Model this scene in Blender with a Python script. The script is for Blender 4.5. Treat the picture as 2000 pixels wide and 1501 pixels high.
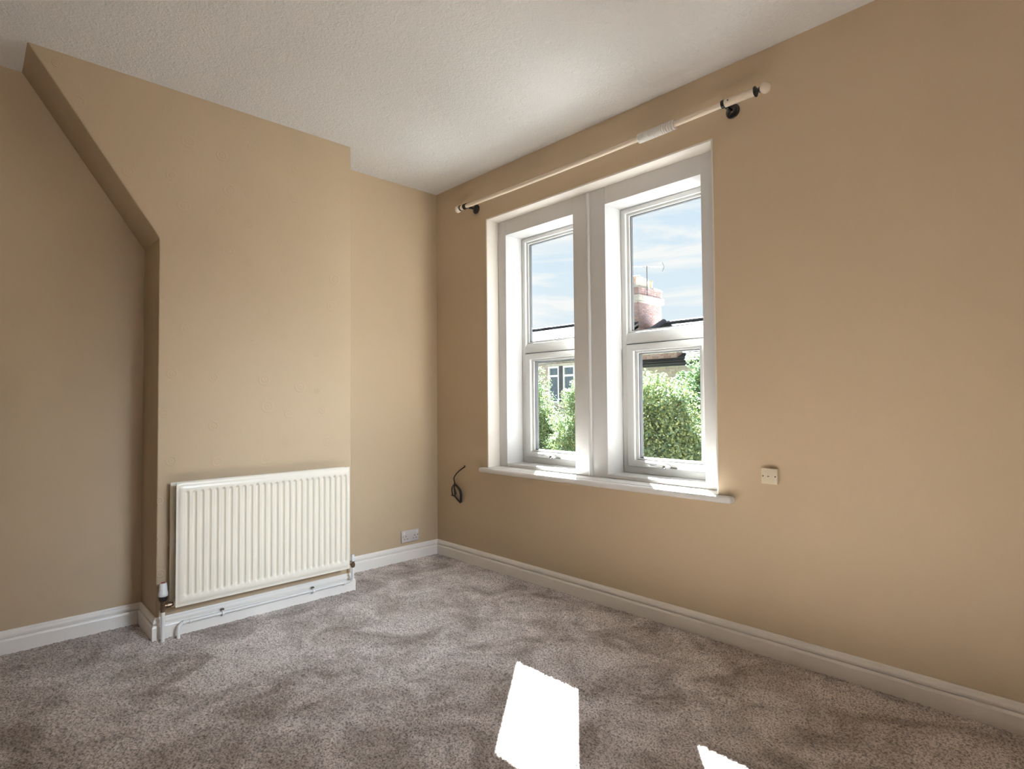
import bpy, bmesh, math, random
import numpy as np
from mathutils import Vector, Matrix

for o in list(bpy.data.objects):
    bpy.data.objects.remove(o, do_unlink=True)
scene = bpy.context.scene
COL = scene.collection
random.seed(7)
RNG = np.random.default_rng(7)
PI = math.pi

# ------------------------------------------------------------------ camera
def make_camera():
    yaw, pitch, roll, f = 0.8072, 0.0287, -0.0083, 1120.74
    fw = Vector((-math.sin(yaw) * math.cos(pitch), math.cos(yaw) * math.cos(pitch), math.sin(pitch)))
    r = Vector((math.cos(yaw), math.sin(yaw), 0))
    u = r.cross(fw)
    r2 = r * math.cos(roll) + u * math.sin(roll)
    u2 = u * math.cos(roll) - r * math.sin(roll)
    m = Matrix(((r2.x, u2.x, -fw.x, 3.2556), (r2.y, u2.y, -fw.y, -2.3918), (r2.z, u2.z, -fw.z, 1.0466), (0, 0, 0, 1)))
    cd = bpy.data.cameras.new('camera')
    cd.sensor_fit = 'HORIZONTAL'
    cd.sensor_width = 36.0
    cd.lens = f / 2000.0 * 36.0
    cd.clip_start = 0.02
    cd.clip_end = 500
    c = bpy.data.objects.new('camera', cd)
    c.matrix_world = m
    COL.objects.link(c)
    scene.camera = c
make_camera()

# ------------------------------------------------------------------ view, sky, sun, added fill lamp
scene.view_settings.view_transform = 'Standard'
scene.view_settings.look = 'None'
scene.view_settings.gamma = 1.0
scene.view_settings.use_curve_mapping = False
scene.view_settings.exposure = 0.0

SKY_STRENGTH = 1.0
SUN_STRENGTH = 230.0
FILL_LAMP_W = 6.6

def make_world():
    w = bpy.data.worlds.new('sky')
    scene.world = w
    w.use_nodes = True
    nt = w.node_tree
    nt.nodes.clear()
    N, L = nt.nodes.new, nt.links.new
    out = N('ShaderNodeOutputWorld')
    bg = N('ShaderNodeBackground')
    bg.inputs['Strength'].default_value = SKY_STRENGTH
    tc = N('ShaderNodeTexCoord')
    sep = N('ShaderNodeSeparateXYZ')
    L(tc.outputs['Generated'], sep.inputs[0])
    ramp = N('ShaderNodeValToRGB')
    ramp.color_ramp.elements[0].position = 0.0
    ramp.color_ramp.elements[0].color = (0.92, 0.96, 0.99, 1)
    ramp.color_ramp.elements[1].position = 0.55
    ramp.color_ramp.elements[1].color = (0.62, 0.79, 0.985, 1)
    e = ramp.color_ramp.elements.new(0.22)
    e.color = (0.76, 0.89, 0.995, 1)
    L(sep.outputs['Z'], ramp.inputs[0])
    mp = N('ShaderNodeMapping')
    mp.inputs['Scale'].default_value = (2.2, 2.2, 13.0)
    mp.inputs['Location'].default_value = (0.3, 0.1, 0.35)
    L(tc.outputs['Generated'], mp.inputs[0])
    no = N('ShaderNodeTexNoise')
    no.inputs['Scale'].default_value = 1.5
    no.inputs['Detail'].default_value = 6
    no.inputs['Roughness'].default_value = 0.55
    no.inputs['Distortion'].default_value = 0.5
    L(mp.outputs[0], no.inputs['Vector'])
    cr = N('ShaderNodeValToRGB')
    cr.color_ramp.elements[0].position = 0.46
    cr.color_ramp.elements[0].color = (0, 0, 0, 1)
    cr.color_ramp.elements[1].position = 0.58
    cr.color_ramp.elements[1].color = (1, 1, 1, 1)
    L(no.outputs['Fac'], cr.inputs[0])
    mx = N('ShaderNodeMix')
    mx.data_type = 'RGBA'
    L(cr.outputs[0], mx.inputs[0])
    L(ramp.outputs[0], mx.inputs[6])
    mx.inputs[7].default_value = (1.0, 1.0, 1.0, 1)
    L(mx.outputs[2], bg.inputs['Color'])
    L(bg.outputs[0], out.inputs[0])
make_world()

def make_sun():
    tan_el = 0.665
    d = Vector((0.64, -0.77, -tan_el)).normalized()
    ld = bpy.data.lights.new('sun', 'SUN')
    ld.energy = SUN_STRENGTH
    ld.angle = math.radians(0.6)
    ld.color = (0.94, 0.99, 1.03)
    o = bpy.data.objects.new('sun', ld)
    o.rotation_euler = d.to_track_quat('-Z', 'Y').to_euler()
    o.location = (-8, 10, 9)
    COL.objects.link(o)
make_sun()

def make_fill_lamp():
    """added, unseen softbox right of the frame, brightening the chimney breast"""
    ld = bpy.data.lights.new('fill_lamp', 'AREA')
    ld.shape = 'RECTANGLE'
    ld.size, ld.size_y = 0.9, 0.9
    ld.energy = FILL_LAMP_W
    ld.spread = math.radians(36)
    ld.color = (0.70, 0.84, 1.0)
    o = bpy.data.objects.new('fill_lamp', ld)
    o.location = (4.5, -0.75, 1.95)
    d = Vector((0.50, -1.10, 0.36)) - o.location
    o.rotation_euler = d.to_track_quat('-Z', 'Z').to_euler()
    COL.objects.link(o)
make_fill_lamp()

# ------------------------------------------------------------------ materials
MATS = {}
def nodes_of(name):
    m = bpy.data.materials.new(name)
    m.use_nodes = True
    nt = m.node_tree
    nt.nodes.clear()
    out = nt.nodes.new('ShaderNodeOutputMaterial')
    b = nt.nodes.new('ShaderNodeBsdfPrincipled')
    nt.links.new(b.outputs[0], out.inputs[0])
    MATS[name] = m
    return m, nt, b, out

def simple(name, col, rough=0.5, metal=0.0, bump=0.0, bscale=200.0, var=0.0, vscale=8.0, spec=0.5):
    m, nt, b, out = nodes_of(name)
    b.inputs['Base Color'].default_value = (*col, 1)
    b.inputs['Roughness'].default_value = rough
    b.inputs['Metallic'].default_value = metal
    b.inputs['Specular IOR Level'].default_value = spec
    tc = nt.nodes.new('ShaderNodeTexCoord')
    if bump:
        n = nt.nodes.new('ShaderNodeTexNoise')
        n.inputs['Scale'].default_value = bscale
        n.inputs['Detail'].default_value = 3
        nt.links.new(tc.outputs['Object'], n.inputs['Vector'])
        bp = nt.nodes.new('ShaderNodeBump')
        bp.inputs['Strength'].default_value = bump
        bp.inputs['Distance'].default_value = 0.002
        nt.links.new(n.outputs['Fac'], bp.inputs['Height'])
        nt.links.new(bp.outputs[0], b.inputs['Normal'])
    if var:
        n2 = nt.nodes.new('ShaderNodeTexNoise')
        n2.inputs['Scale'].default_value = vscale
        n2.inputs['Detail'].default_value = 4
        nt.links.new(tc.outputs['Object'], n2.inputs['Vector'])
        r = nt.nodes.new('ShaderNodeValToRGB')
        r.color_ramp.elements[0].position = 0.3
        r.color_ramp.elements[1].position = 0.7
        r.color_ramp.elements[0].color = (*[c * (1 - var) for c in col], 1)
        r.color_ramp.elements[1].color = (*[min(1, c * (1 + var)) for c in col], 1)
        nt.links.new(n2.outputs['Fac'], r.inputs[0])
        nt.links.new(r.outputs[0], b.inputs['Base Color'])
    return m

def math_node(nt, op, a, b=None, clamp=False):
    n = nt.nodes.new('ShaderNodeMath')
    n.operation = op
    n.use_clamp = clamp
    for i, v in enumerate((a, b)):
        if v is None:
            continue
        if isinstance(v, (int, float)):
            n.inputs[i].default_value = v
        else:
            nt.links.new(v, n.inputs[i])
    return n.outputs[0]

def wall_paint(name, emboss):
    """beige emulsion over wallpaper embossed with small concentric rings"""
    m, nt, b, out = nodes_of(name)
    b.inputs['Roughness'].default_value = 0.62
    b.inputs['Specular IOR Level'].default_value = 0.35
    geo = nt.nodes.new('ShaderNodeNewGeometry')
    sep = nt.nodes.new('ShaderNodeSeparateXYZ')
    nt.links.new(geo.outputs['Position'], sep.inputs[0])
    h = math_node(nt, 'ADD', sep.outputs[0], sep.outputs[1])
    comb = nt.nodes.new('ShaderNodeCombineXYZ')
    nt.links.new(h, comb.inputs[0])
    nt.links.new(sep.outputs[2], comb.inputs[1])
    vor = nt.nodes.new('ShaderNodeTexVoronoi')
    vor.voronoi_dimensions = '2D'
    vor.inputs['Scale'].default_value = 5.4
    vor.inputs['Randomness'].default_value = 0.72
    nt.links.new(comb.outputs[0], vor.inputs['Vector'])
    dist = vor.outputs['Distance']
    sepc = nt.nodes.new('ShaderNodeSeparateColor')
    nt.links.new(vor.outputs['Color'], sepc.inputs[0])
    rad = math_node(nt, 'ADD', math_node(nt, 'MULTIPLY', sepc.outputs[0], 0.10), 0.085)
    mask = math_node(nt, 'LESS_THAN', dist, rad)
    ph = math_node(nt, 'MULTIPLY', math_node(nt, 'DIVIDE', dist, rad), PI * 2)
    ring = math_node(nt, 'MULTIPLY', math_node(nt, 'ABSOLUTE', math_node(nt, 'SINE', ph)), mask)
    n = nt.nodes.new('ShaderNodeTexNoise')
    n.inputs['Scale'].default_value = 240
    n.inputs['Detail'].default_value = 3
    nt.links.new(geo.outputs['Position'], n.inputs['Vector'])
    n3 = nt.nodes.new('ShaderNodeTexNoise')
    n3.inputs['Scale'].default_value = 35
    n3.inputs['Detail'].default_value = 3
    nt.links.new(geo.outputs['Position'], n3.inputs['Vector'])
    hsum = math_node(nt, 'ADD', math_node(nt, 'MULTIPLY', ring, emboss), math_node(nt, 'ADD', math_node(nt, 'MULTIPLY', n.outputs['Fac'], 0.25), math_node(nt, 'MULTIPLY', n3.outputs['Fac'], 0.35)))
    bp = nt.nodes.new('ShaderNodeBump')
    bp.inputs['Strength'].default_value = 0.6
    bp.inputs['Distance'].default_value = 0.0026
    nt.links.new(hsum, bp.inputs['Height'])
    nt.links.new(bp.outputs[0], b.inputs['Normal'])
    n2 = nt.nodes.new('ShaderNodeTexNoise')
    n2.inputs['Scale'].default_value = 1.7
    n2.inputs['Detail'].default_value = 4
    nt.links.new(geo.outputs['Position'], n2.inputs['Vector'])
    r = nt.nodes.new('ShaderNodeValToRGB')
    r.color_ramp.elements[0].position = 0.3
    r.color_ramp.elements[1].position = 0.7
    r.color_ramp.elements[0].color = (0.500, 0.382, 0.252, 1)
    r.color_ramp.elements[1].color = (0.525, 0.404, 0.270, 1)
    nt.links.new(n2.outputs['Fac'], r.inputs[0])
    nt.links.new(r.outputs[0], b.inputs['Base Color'])
    return m
wall_paint('beige_wallpaper', 0.10)
wall_paint('beige_ring_wallpaper', 0.62)

def ceiling_paint():
    m, nt, b, out = nodes_of('stippled_white_ceiling')
    b.inputs['Base Color'].default_value = (0.82, 0.79, 0.755, 1)
    b.inputs['Roughness'].default_value = 0.8
    geo = nt.nodes.new('ShaderNodeNewGeometry')
    n = nt.nodes.new('ShaderNodeTexNoise')
    n.inputs['Scale'].default_value = 120
    n.inputs['Detail'].default_value = 4
    n.inputs['Roughness'].default_value = 0.65
    nt.links.new(geo.outputs['Position'], n.inputs['Vector'])
    n2 = nt.nodes.new('ShaderNodeTexNoise')
    n2.inputs['Scale'].default_value = 38
    n2.inputs['Detail'].default_value = 3
    n2.inputs['Distortion'].default_value = 1.2
    nt.links.new(geo.outputs['Position'], n2.inputs['Vector'])
    hs = math_node(nt, 'ADD', n.outputs['Fac'], math_node(nt, 'MULTIPLY', n2.outputs['Fac'], 1.2))
    bp = nt.nodes.new('ShaderNodeBump')
    bp.inputs['Strength'].default_value = 0.8
    bp.inputs['Distance'].default_value = 0.006
    nt.links.new(hs, bp.inputs['Height'])
    nt.links.new(bp.outputs[0], b.inputs['Normal'])
ceiling_paint()

def carpet_mat():
    m, nt, b, out = nodes_of('mottled_taupe_carpet')
    b.inputs['Roughness'].default_value = 0.95
    b.inputs['Specular IOR Level'].default_value = 0.1
    b.inputs['Sheen Weight'].default_value = 0.15
    b.inputs['Sheen Roughness'].default_value = 0.6
    geo = nt.nodes.new('ShaderNodeNewGeometry')
    n = nt.nodes.new('ShaderNodeTexNoise')          # brushed pile: soft swathes
    n.inputs['Scale'].default_value = 4.2
    n.inputs['Detail'].default_value = 6
    n.inputs['Roughness'].default_value = 0.62
    n.inputs['Distortion'].default_value = 0.9
    nt.links.new(geo.outputs['Position'], n.inputs['Vector'])
    r = nt.nodes.new('ShaderNodeValToRGB')
    r.color_ramp.elements[0].position = 0.36
    r.color_ramp.elements[0].color = (0.32, 0.262, 0.225, 1)
    r.color_ramp.elements[1].position = 0.62
    r.color_ramp.elements[1].color = (0.68, 0.61, 0.575, 1)
    nt.links.new(n.outputs['Fac'], r.inputs[0])
    n2 = nt.nodes.new('ShaderNodeTexNoise')         # tuft speckle
    n2.inputs['Scale'].default_value = 150
    n2.inputs['Detail'].default_value = 2
    nt.links.new(geo.outputs['Position'], n2.inputs['Vector'])
    r2 = nt.nodes.new('ShaderNodeValToRGB')
    r2.color_ramp.elements[0].position = 0.35
    r2.color_ramp.elements[0].color = (0.44, 0.42, 0.40, 1)
    r2.color_ramp.elements[1].position = 0.58
    r2.color_ramp.elements[1].color = (1.25, 1.24, 1.23, 1)
    nt.links.new(n2.outputs['Fac'], r2.inputs[0])
    mx = nt.nodes.new('ShaderNodeMix')
    mx.data_type = 'RGBA'
    mx.blend_type = 'MULTIPLY'
    mx.inputs[0].default_value = 1.0
    nt.links.new(r.outputs[0], mx.inputs[6])
    nt.links.new(r2.outputs[0], mx.inputs[7])
    nt.links.new(mx.outputs[2], b.inputs['Base Color'])
carpet_mat()

def glass_mat():
    m = bpy.data.materials.new('window_glass')
    m.use_nodes = True
    nt = m.node_tree
    nt.nodes.clear()
    out = nt.nodes.new('ShaderNodeOutputMaterial')
    tr = nt.nodes.new('ShaderNodeBsdfTransparent')
    tr.inputs[0].default_value = (0.97, 0.985, 0.98, 1)
    gl = nt.nodes.new('ShaderNodeBsdfGlossy')
    gl.inputs['Roughness'].default_value = 0.03
    fr = nt.nodes.new('ShaderNodeFresnel')
    fr.inputs['IOR'].default_value = 1.35
    mx = nt.nodes.new('ShaderNodeMixShader')
    geo = nt.nodes.new('ShaderNodeNewGeometry')      # reflect once, at the face towards the viewer
    inv = nt.nodes.new('ShaderNodeMath')
    inv.operation = 'SUBTRACT'
    inv.inputs[0].default_value = 1.0
    nt.links.new(geo.outputs['Backfacing'], inv.inputs[1])
    ml = nt.nodes.new('ShaderNodeMath')
    ml.operation = 'MULTIPLY'
    nt.links.new(fr.outputs[0], ml.inputs[0])
    nt.links.new(inv.outputs[0], ml.inputs[1])
    nt.links.new(ml.outputs[0], mx.inputs[0])
    nt.links.new(tr.outputs[0], mx.inputs[1])
    nt.links.new(gl.outputs[0], mx.inputs[2])
    nt.links.new(mx.outputs[0], out.inputs[0])
    MATS['window_glass'] = m
glass_mat()

def island_mat(name, cols, rough=0.8, spec=0.3, translucent=0.0, bump=0.0):
    """colour picked per loose piece (each brick, slate or leaf its own)"""
    m, nt, b, out = nodes_of(name)
    b.inputs['Roughness'].default_value = rough
    b.inputs['Specular IOR Level'].default_value = spec
    geo = nt.nodes.new('ShaderNodeNewGeometry')
    r = nt.nodes.new('ShaderNodeValToRGB')
    els = r.color_ramp.elements
    els[0].position, els[0].color = 0.0, (*cols[0], 1)
    els[1].position, els[1].color = 1.0, (*cols[-1], 1)
    for i, c in enumerate(cols[1:-1], 1):
        e = els.new(i / (len(cols) - 1))
        e.color = (*c, 1)
    nt.links.new(geo.outputs['Random Per Island'], r.inputs[0])
    nt.links.new(r.outputs[0], b.inputs['Base Color'])
    if translucent:
        t = nt.nodes.new('ShaderNodeBsdfTranslucent')
        nt.links.new(r.outputs[0], t.inputs[0])
        mx = nt.nodes.new('ShaderNodeMixShader')
        mx.inputs[0].default_value = translucent
        nt.links.new(b.outputs[0], mx.inputs[1])
        nt.links.new(t.outputs[0], mx.inputs[2])
        nt.links.new(mx.outputs[0], out.inputs[0])
    return m

simple('white_gloss_paint', (0.80, 0.77, 0.73), 0.30, bump=0.08, bscale=60, var=0.02)
simple('skirting_paint', (0.89, 0.83, 0.76), 0.32, bump=0.06, bscale=50, var=0.02)
simple('liner_paint', (0.66, 0.64, 0.62), 0.28, bump=0.06, bscale=40, var=0.02)
simple('cream_reveal_paint', (0.80, 0.73, 0.65), 0.5, bump=0.25, bscale=45, var=0.03)
simple('white_plastic_frame', (0.64, 0.635, 0.61), 0.22, var=0.01)
simple('grey_gasket', (0.10, 0.10, 0.10), 0.6, var=0.1)
simple('radiator_enamel', (0.88, 0.81, 0.68), 0.28, var=0.015)
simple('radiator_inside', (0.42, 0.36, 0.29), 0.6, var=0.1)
simple('white_pipe_paint', (0.86, 0.82, 0.77), 0.3, var=0.02)
simple('brass_dull', (0.20, 0.14, 0.09), 0.35, metal=0.85, var=0.2, vscale=60)
simple('black_plastic', (0.012, 0.012, 0.012), 0.35, var=0.1)
simple('white_plastic', (0.80, 0.79, 0.78), 0.35, var=0.02)
simple('red_plastic', (0.35, 0.06, 0.03), 0.4, var=0.1)
simple('cream_plastic', (0.74, 0.64, 0.47), 0.35, var=0.02)
simple('socket_plastic', (0.60, 0.55, 0.52), 0.4, var=0.02)
simple('screw_dark', (0.14, 0.11, 0.08), 0.4, metal=0.6, var=0.1)
simple('pewter_metal', (0.055, 0.052, 0.050), 0.28, metal=0.9, var=0.35, vscale=90)
simple('cream_pole', (0.76, 0.64, 0.50), 0.38, var=0.02)
simple('ring_white', (0.80, 0.75, 0.70), 0.45, var=0.03)
simple('chrome', (0.40, 0.40, 0.41), 0.15, metal=1.0, var=0.05)
simple('cable_black', (0.010, 0.008, 0.008), 0.4, var=0.1)
simple('plug_brown', (0.20, 0.15, 0.10), 0.6, var=0.2)
simple('plaster_plain', (0.62, 0.56, 0.48), 0.8, var=0.05)
simple('mortar', (0.52, 0.48, 0.45), 0.9, bump=0.4, bscale=20, var=0.2)
simple('stone_pale', (0.46, 0.42, 0.38), 0.85, bump=0.3, bscale=12, var=0.15)
simple('roof_bed', (0.30, 0.29, 0.28), 0.9, var=0.2)
simple('lead_dark', (0.055, 0.055, 0.065), 0.6, var=0.3)
simple('gutter_black', (0.03, 0.03, 0.035), 0.4, var=0.2)
simple('far_glass', (0.10, 0.13, 0.17), 0.08, var=0.2, spec=0.8)
simple('far_frame', (0.74, 0.74, 0.76), 0.4, var=0.03)
simple('pot_terracotta', (0.42, 0.30, 0.22), 0.8, var=0.2, vscale=6)
simple('pot_buff', (0.58, 0.52, 0.42), 0.8, var=0.15, vscale=6)
simple('bark', (0.10, 0.08, 0.06), 0.9, bump=0.5, bscale=20, var=0.3)
simple('aerial_metal', (0.22, 0.22, 0.23), 0.4, metal=0.7, var=0.2)
simple('tarmac', (0.12, 0.12, 0.12), 0.9, bump=0.3, bscale=40, var=0.2)
island_mat('bricks_red', [(0.27, 0.18, 0.17), (0.36, 0.23, 0.21), (0.30, 0.23, 0.24), (0.44, 0.29, 0.26)], 0.9)
island_mat('bricks_buff', [(0.36, 0.29, 0.25), (0.46, 0.37, 0.31), (0.34, 0.29, 0.28), (0.52, 0.44, 0.38)], 0.9)
island_mat('slates_grey', [(0.035, 0.035, 0.035), (0.060, 0.058, 0.056), (0.048, 0.048, 0.050), (0.075, 0.072, 0.07)], 0.9, 0.02)
island_mat('leaves_green', [(0.11, 0.18, 0.125), (0.20, 0.27, 0.12), (0.29, 0.32, 0.135), (0.14, 0.22, 0.17)], 0.7, 0.15, 0.13)
island_mat('leaves_deep', [(0.09, 0.17, 0.13), (0.16, 0.25, 0.105), (0.23, 0.29, 0.11), (0.11, 0.20, 0.165)], 0.7, 0.15, 0.13)

# ------------------------------------------------------------------ mesh helpers
class MB:
    def __init__(s):
        s.v, s.f = [], []
    def add(s, vs, fs):
        n = len(s.v)
        s.v.extend([tuple(v) for v in vs])
        s.f.extend([tuple(i + n for i in f) for f in fs])
        return s
    def box(s, x0, x1, y0, y1, z0, z1):
        return s.add([(x0, y0, z0), (x1, y0, z0), (x1, y1, z0), (x0, y1, z0), (x0, y0, z1), (x1, y0, z1), (x1, y1, z1), (x0, y1, z1)],
                     [(0, 3, 2, 1), (4, 5, 6, 7), (0, 1, 5, 4), (1, 2, 6, 5), (2, 3, 7, 6), (3, 0, 4, 7)])
    def rings(s, rings, closed_u=True, cap=True, loop=False):
        n = len(rings[0])
        vs = [p for r in rings for p in r]
        fs = []
        m = len(rings)
        for i in range(m if loop else m - 1):
            a, b = i * n, ((i + 1) % m) * n
            for j in range(n if closed_u else n - 1):
                k = (j + 1) % n
                fs.append((a + j, a + k, b + k, b + j))
        if cap and not loop:
            fs.append(tuple(reversed(range(n))))
            fs.append(tuple(range((m - 1) * n, m * n)))
        return s.add(vs, fs)
    def tube(s, pts, r, n=12, cap=True, loop=False):
        pts = [Vector(p) for p in pts]
        m = len(pts)
        rs = r if isinstance(r, (list, tuple)) else [r] * m
        out, prev = [], None
        for i, p in enumerate(pts):
            if loop:
                t = (pts[(i + 1) % m] - pts[i - 1])
            else:
                t = pts[min(i + 1, m - 1)] - pts[max(i - 1, 0)]
            t.normalize()
            if prev is None:
                a = Vector((0, 0, 1)) if abs(t.z) < 0.9 else Vector((1, 0, 0))
                u = a.cross(t).normalized()
            else:
                u = (prev - t * prev.dot(t)).normalized()
            w = t.cross(u)
            prev = u
            out.append([p + (u * math.cos(2 * PI * k / n) + w * math.sin(2 * PI * k / n)) * rs[i] for k in range(n)])
        return s.rings(out, cap=cap, loop=loop)
    def lathe(s, origin, axis, prof, n=20):
        """prof: (distance along axis, radius)"""
        o, ax = Vector(origin), Vector(axis).normalized()
        a = Vector((0, 0, 1)) if abs(ax.z) < 0.9 else Vector((1, 0, 0))
        u = a.cross(ax).normalized()
        w = ax.cross(u)
        rs = [[o + ax * h + (u * math.cos(2 * PI * k / n) + w * math.sin(2 * PI * k / n)) * max(r, 1e-5) for k in range(n)] for h, r in prof]
        return s.rings(rs)
    def prism(s, poly, fn):
        """poly: 2D points; fn(p, t) -> 3D at t=0 and t=1"""
        n = len(poly)
        vs = [fn(p, 0) for p in poly] + [fn(p, 1) for p in poly]
        fs = [tuple(range(n)), tuple(range(2 * n - 1, n - 1, -1))] + [((i + 1) % n, i, n + i, n + (i + 1) % n) for i in range(n)]
        return s.add(vs, fs)
    def build(s, name, mat, parent=None, bevel=0.0, seg=2, smooth=False, angle=40):
        loc = parent_loc(parent)
        me = bpy.data.meshes.new(name)
        me.from_pydata([(x - loc.x, y - loc.y, z - loc.z) for x, y, z in s.v], [], s.f)
        bm = bmesh.new()
        bm.from_mesh(me)
        bmesh.ops.recalc_face_normals(bm, faces=bm.faces)
        if bevel:
            es = [e for e in bm.edges if len(e.link_faces) == 2 and e.calc_face_angle(0) > 0.6]
            bmesh.ops.bevel(bm, geom=es, offset=bevel, segments=seg, profile=0.5, affect='EDGES', clamp_overlap=True)
        if smooth or bevel:
            for f in bm.faces:
                f.smooth = True
            for e in bm.edges:
                if len(e.link_faces) == 2 and e.calc_face_angle(0) > math.radians(angle):
                    e.smooth = False
        bm.to_mesh(me)
        bm.free()
        me.materials.append(MATS[mat])
        o = bpy.data.objects.new(name, me)
        COL.objects.link(o)
        if parent is not None:
            o.parent = parent
        return o

def parent_loc(p):
    v = Vector((0, 0, 0))
    while p is not None:
        v += p.location
        p = p.parent
    return v

def tag(o, label, cat=None, group=None, kind=None):
    o['label'] = label
    if cat:
        o['category'] = cat
    if group:
        o['group'] = group
    if kind:
        o['kind'] = kind
    return o

def empty(name, loc, label=None, cat=None, group=None, kind=None):
    o = bpy.data.objects.new(name, None)
    o.empty_display_size = 0.05
    o.location = loc
    COL.objects.link(o)
    if label:
        tag(o, label, cat, group, kind)
    elif kind:
        o['kind'] = kind
    return o

def struct(o, label=None):
    o['kind'] = 'structure'
    if label:
        o['label'] = label
    return o

# ------------------------------------------------------------------ room shell
H = 2.5
XR, YB = 4.9, -4.3
D = 0.29                       # chimney breast depth
YA, YZ, YT, ZK = -0.81, -1.758, -2.225, 1.797
RX0, RX1, RZ0, RZ1 = 0.535, 2.055, 0.632, 2.20      # window recess in the wall
WT = 0.32

struct(MB().box(-0.3, XR + 0.3, YB - 0.3, 0.0, -0.12, -0.004).build('floor', 'plaster_plain'), 'floor under mottled taupe fitted carpet')
FLOOR = bpy.data.objects['floor']

def carpet():
    """cut-pile carpet: one displaced sheet of tufts (nobody could count them)"""
    sx, sy = 0.0055, 0.0055
    x0, x1, y0, y1 = 0.0, 3.75, -2.35, 0.0
    nx, ny = int((x1 - x0) / sx), int((y1 - y0) / sy)
    xs = np.linspace(x0, x1, nx)
    ys = np.linspace(y0, y1, ny)
    X, Y = np.meshgrid(xs, ys)
    X = X + RNG.uniform(-.4, .4, X.shape) * sx
    Y = Y + RNG.uniform(-.4, .4, Y.shape) * sy
    Z = RNG.uniform(-1, 1, X.shape)
    Z = Z * 0.0034 + 0.0012 * np.sin(X * 9 + 2 * np.sin(Y * 7)) * np.sin(Y * 8 + 1.5 * np.sin(X * 5)) + 0.001
    v = np.stack([X, Y, Z], -1).reshape(-1, 3)
    i = np.arange(nx * ny).reshape(ny, nx)
    q = np.stack([i[:-1, :-1], i[:-1, 1:], i[1:, 1:], i[1:, :-1]], -1).reshape(-1, 4)
    # the carpet behind the camera, coarse
    me = bpy.data.meshes.new('carpet_pile')
    extra = np.array([(x1, YB, 0), (XR, YB, 0), (XR, 0, 0), (x1, 0, 0), (0, YB, 0), (x1, YB, 0), (x1, y0, 0), (0, y0, 0)], float)
    nb = len(v)
    v = np.concatenate([v, extra])
    q = np.concatenate([q, [[nb, nb + 1, nb + 2, nb + 3], [nb + 4, nb + 5, nb + 6, nb + 7]]])
    me.vertices.add(len(v))
    me.vertices.foreach_set('co', v.astype(np.float32).ravel())
    me.loops.add(len(q) * 4)
    me.loops.foreach_set('vertex_index', q.astype(np.int32).ravel())
    me.polygons.add(len(q))
    me.polygons.foreach_set('loop_start', np.arange(len(q), dtype=np.int32) * 4)
    me.polygons.foreach_set('use_smooth', np.ones(len(q), dtype=bool))
    me.update()
    me.validate()
    me.materials.append(MATS['mottled_taupe_carpet'])
    o = bpy.data.objects.new('carpet_pile', me)
    COL.objects.link(o)
    o.parent = FLOOR
    o['kind'] = 'stuff'
carpet()

struct(MB().box(-0.3, XR + 0.3, YB - 0.3, WT, H, H + 0.12).build('ceiling', 'stippled_white_ceiling'), 'off-white stippled ceiling')
w = MB()
w.box(-0.3, RX0, 0, WT, -0.12, H).box(RX1, XR + 0.3, 0, WT, -0.12, H).box(RX0, RX1, 0, WT, -0.12, RZ0).box(RX0, RX1, 0, WT, RZ1, H)
struct(w.build('wall_window', 'beige_wallpaper'), 'beige papered wall holding the white double window')
struct(MB().box(-0.3, 0, YB - 0.3, 0, -0.12, H).build('wall_left', 'beige_wallpaper'), 'beige papered wall behind and beside the chimney breast')
struct(MB().box(XR, XR + 0.3, YB - 0.3, 0, -0.12, H).build('wall_right', 'beige_wallpaper'))
struct(MB().box(0, XR, YB - 0.3, YB, -0.12, H).build('wall_back', 'beige_wallpaper'))
br = MB().prism([(YA, -0.1), (YA, H + 0.02), (YT - 0.013, H + 0.02), (YZ, ZK), (YZ, -0.1)], lambda p, t: (D if t else -0.02, p[0], p[1]))
struct(br.build('wall_chimney', 'beige_ring_wallpaper', bevel=0.007, seg=3, angle=25), 'beige chimney breast with sloping left shoulder and embossed rings')

# ------------------------------------------------------------------ skirting boards
SK = [(0.0, 0.0), (0.018, 0.0), (0.018, 0.056), (0.0165, 0.060), (0.0140, 0.0635), (0.0134, 0.0648), (0.0045, 0.0655), (0.0045, 0.0712),
      (0.0122, 0.0722), (0.0125, 0.078), (0.0105, 0.087), (0.0062, 0.093), (0.0050, 0.0955), (0.0046, 0.097), (0.0, 0.097)]
def skirting():
    P = [(XR, 0), (0, 0), (0, YA), (D, YA), (D, YZ), (0, YZ), (0, YB), (XR, YB)]
    names = ['window', 'alcove', 'chimney_return', 'chimney', 'chimney_side', 'left', 'back', 'right']
    n = len(P)
    nrm = []
    for i in range(n):
        a, b = Vector(P[i]), Vector(P[(i + 1) % n])
        d = (b - a).normalized()
        nrm.append(Vector((-d.y, d.x)))
    mit = []
    for i in range(n):
        a, b = nrm[i - 1], nrm[i]
        mit.append((a + b) / (1 + a.dot(b)))
    for i in range(n):
        a, b, ma, mb_ = Vector(P[i]), Vector(P[(i + 1) % n]), mit[i], mit[(i + 1) % n]
        m = MB()
        m.rings([[(a.x + ma.x * o, a.y + ma.y * o, z) for o, z in SK], [(b.x + mb_.x * o, b.y + mb_.y * o, z) for o, z in SK]])
        lab = {'window': 'white moulded skirting board under the window', 'alcove': 'short white skirting board in the alcove beside the corner',
               'chimney': 'white skirting board behind the radiator pipe', 'left': 'white skirting board along the shaded left recess',
               'chimney_side': 'short white skirting return on the side of the chimney breast'}.get(names[i])
        struct(m.build('baseboard_' + names[i], 'skirting_paint'), lab)
skirting()

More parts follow.
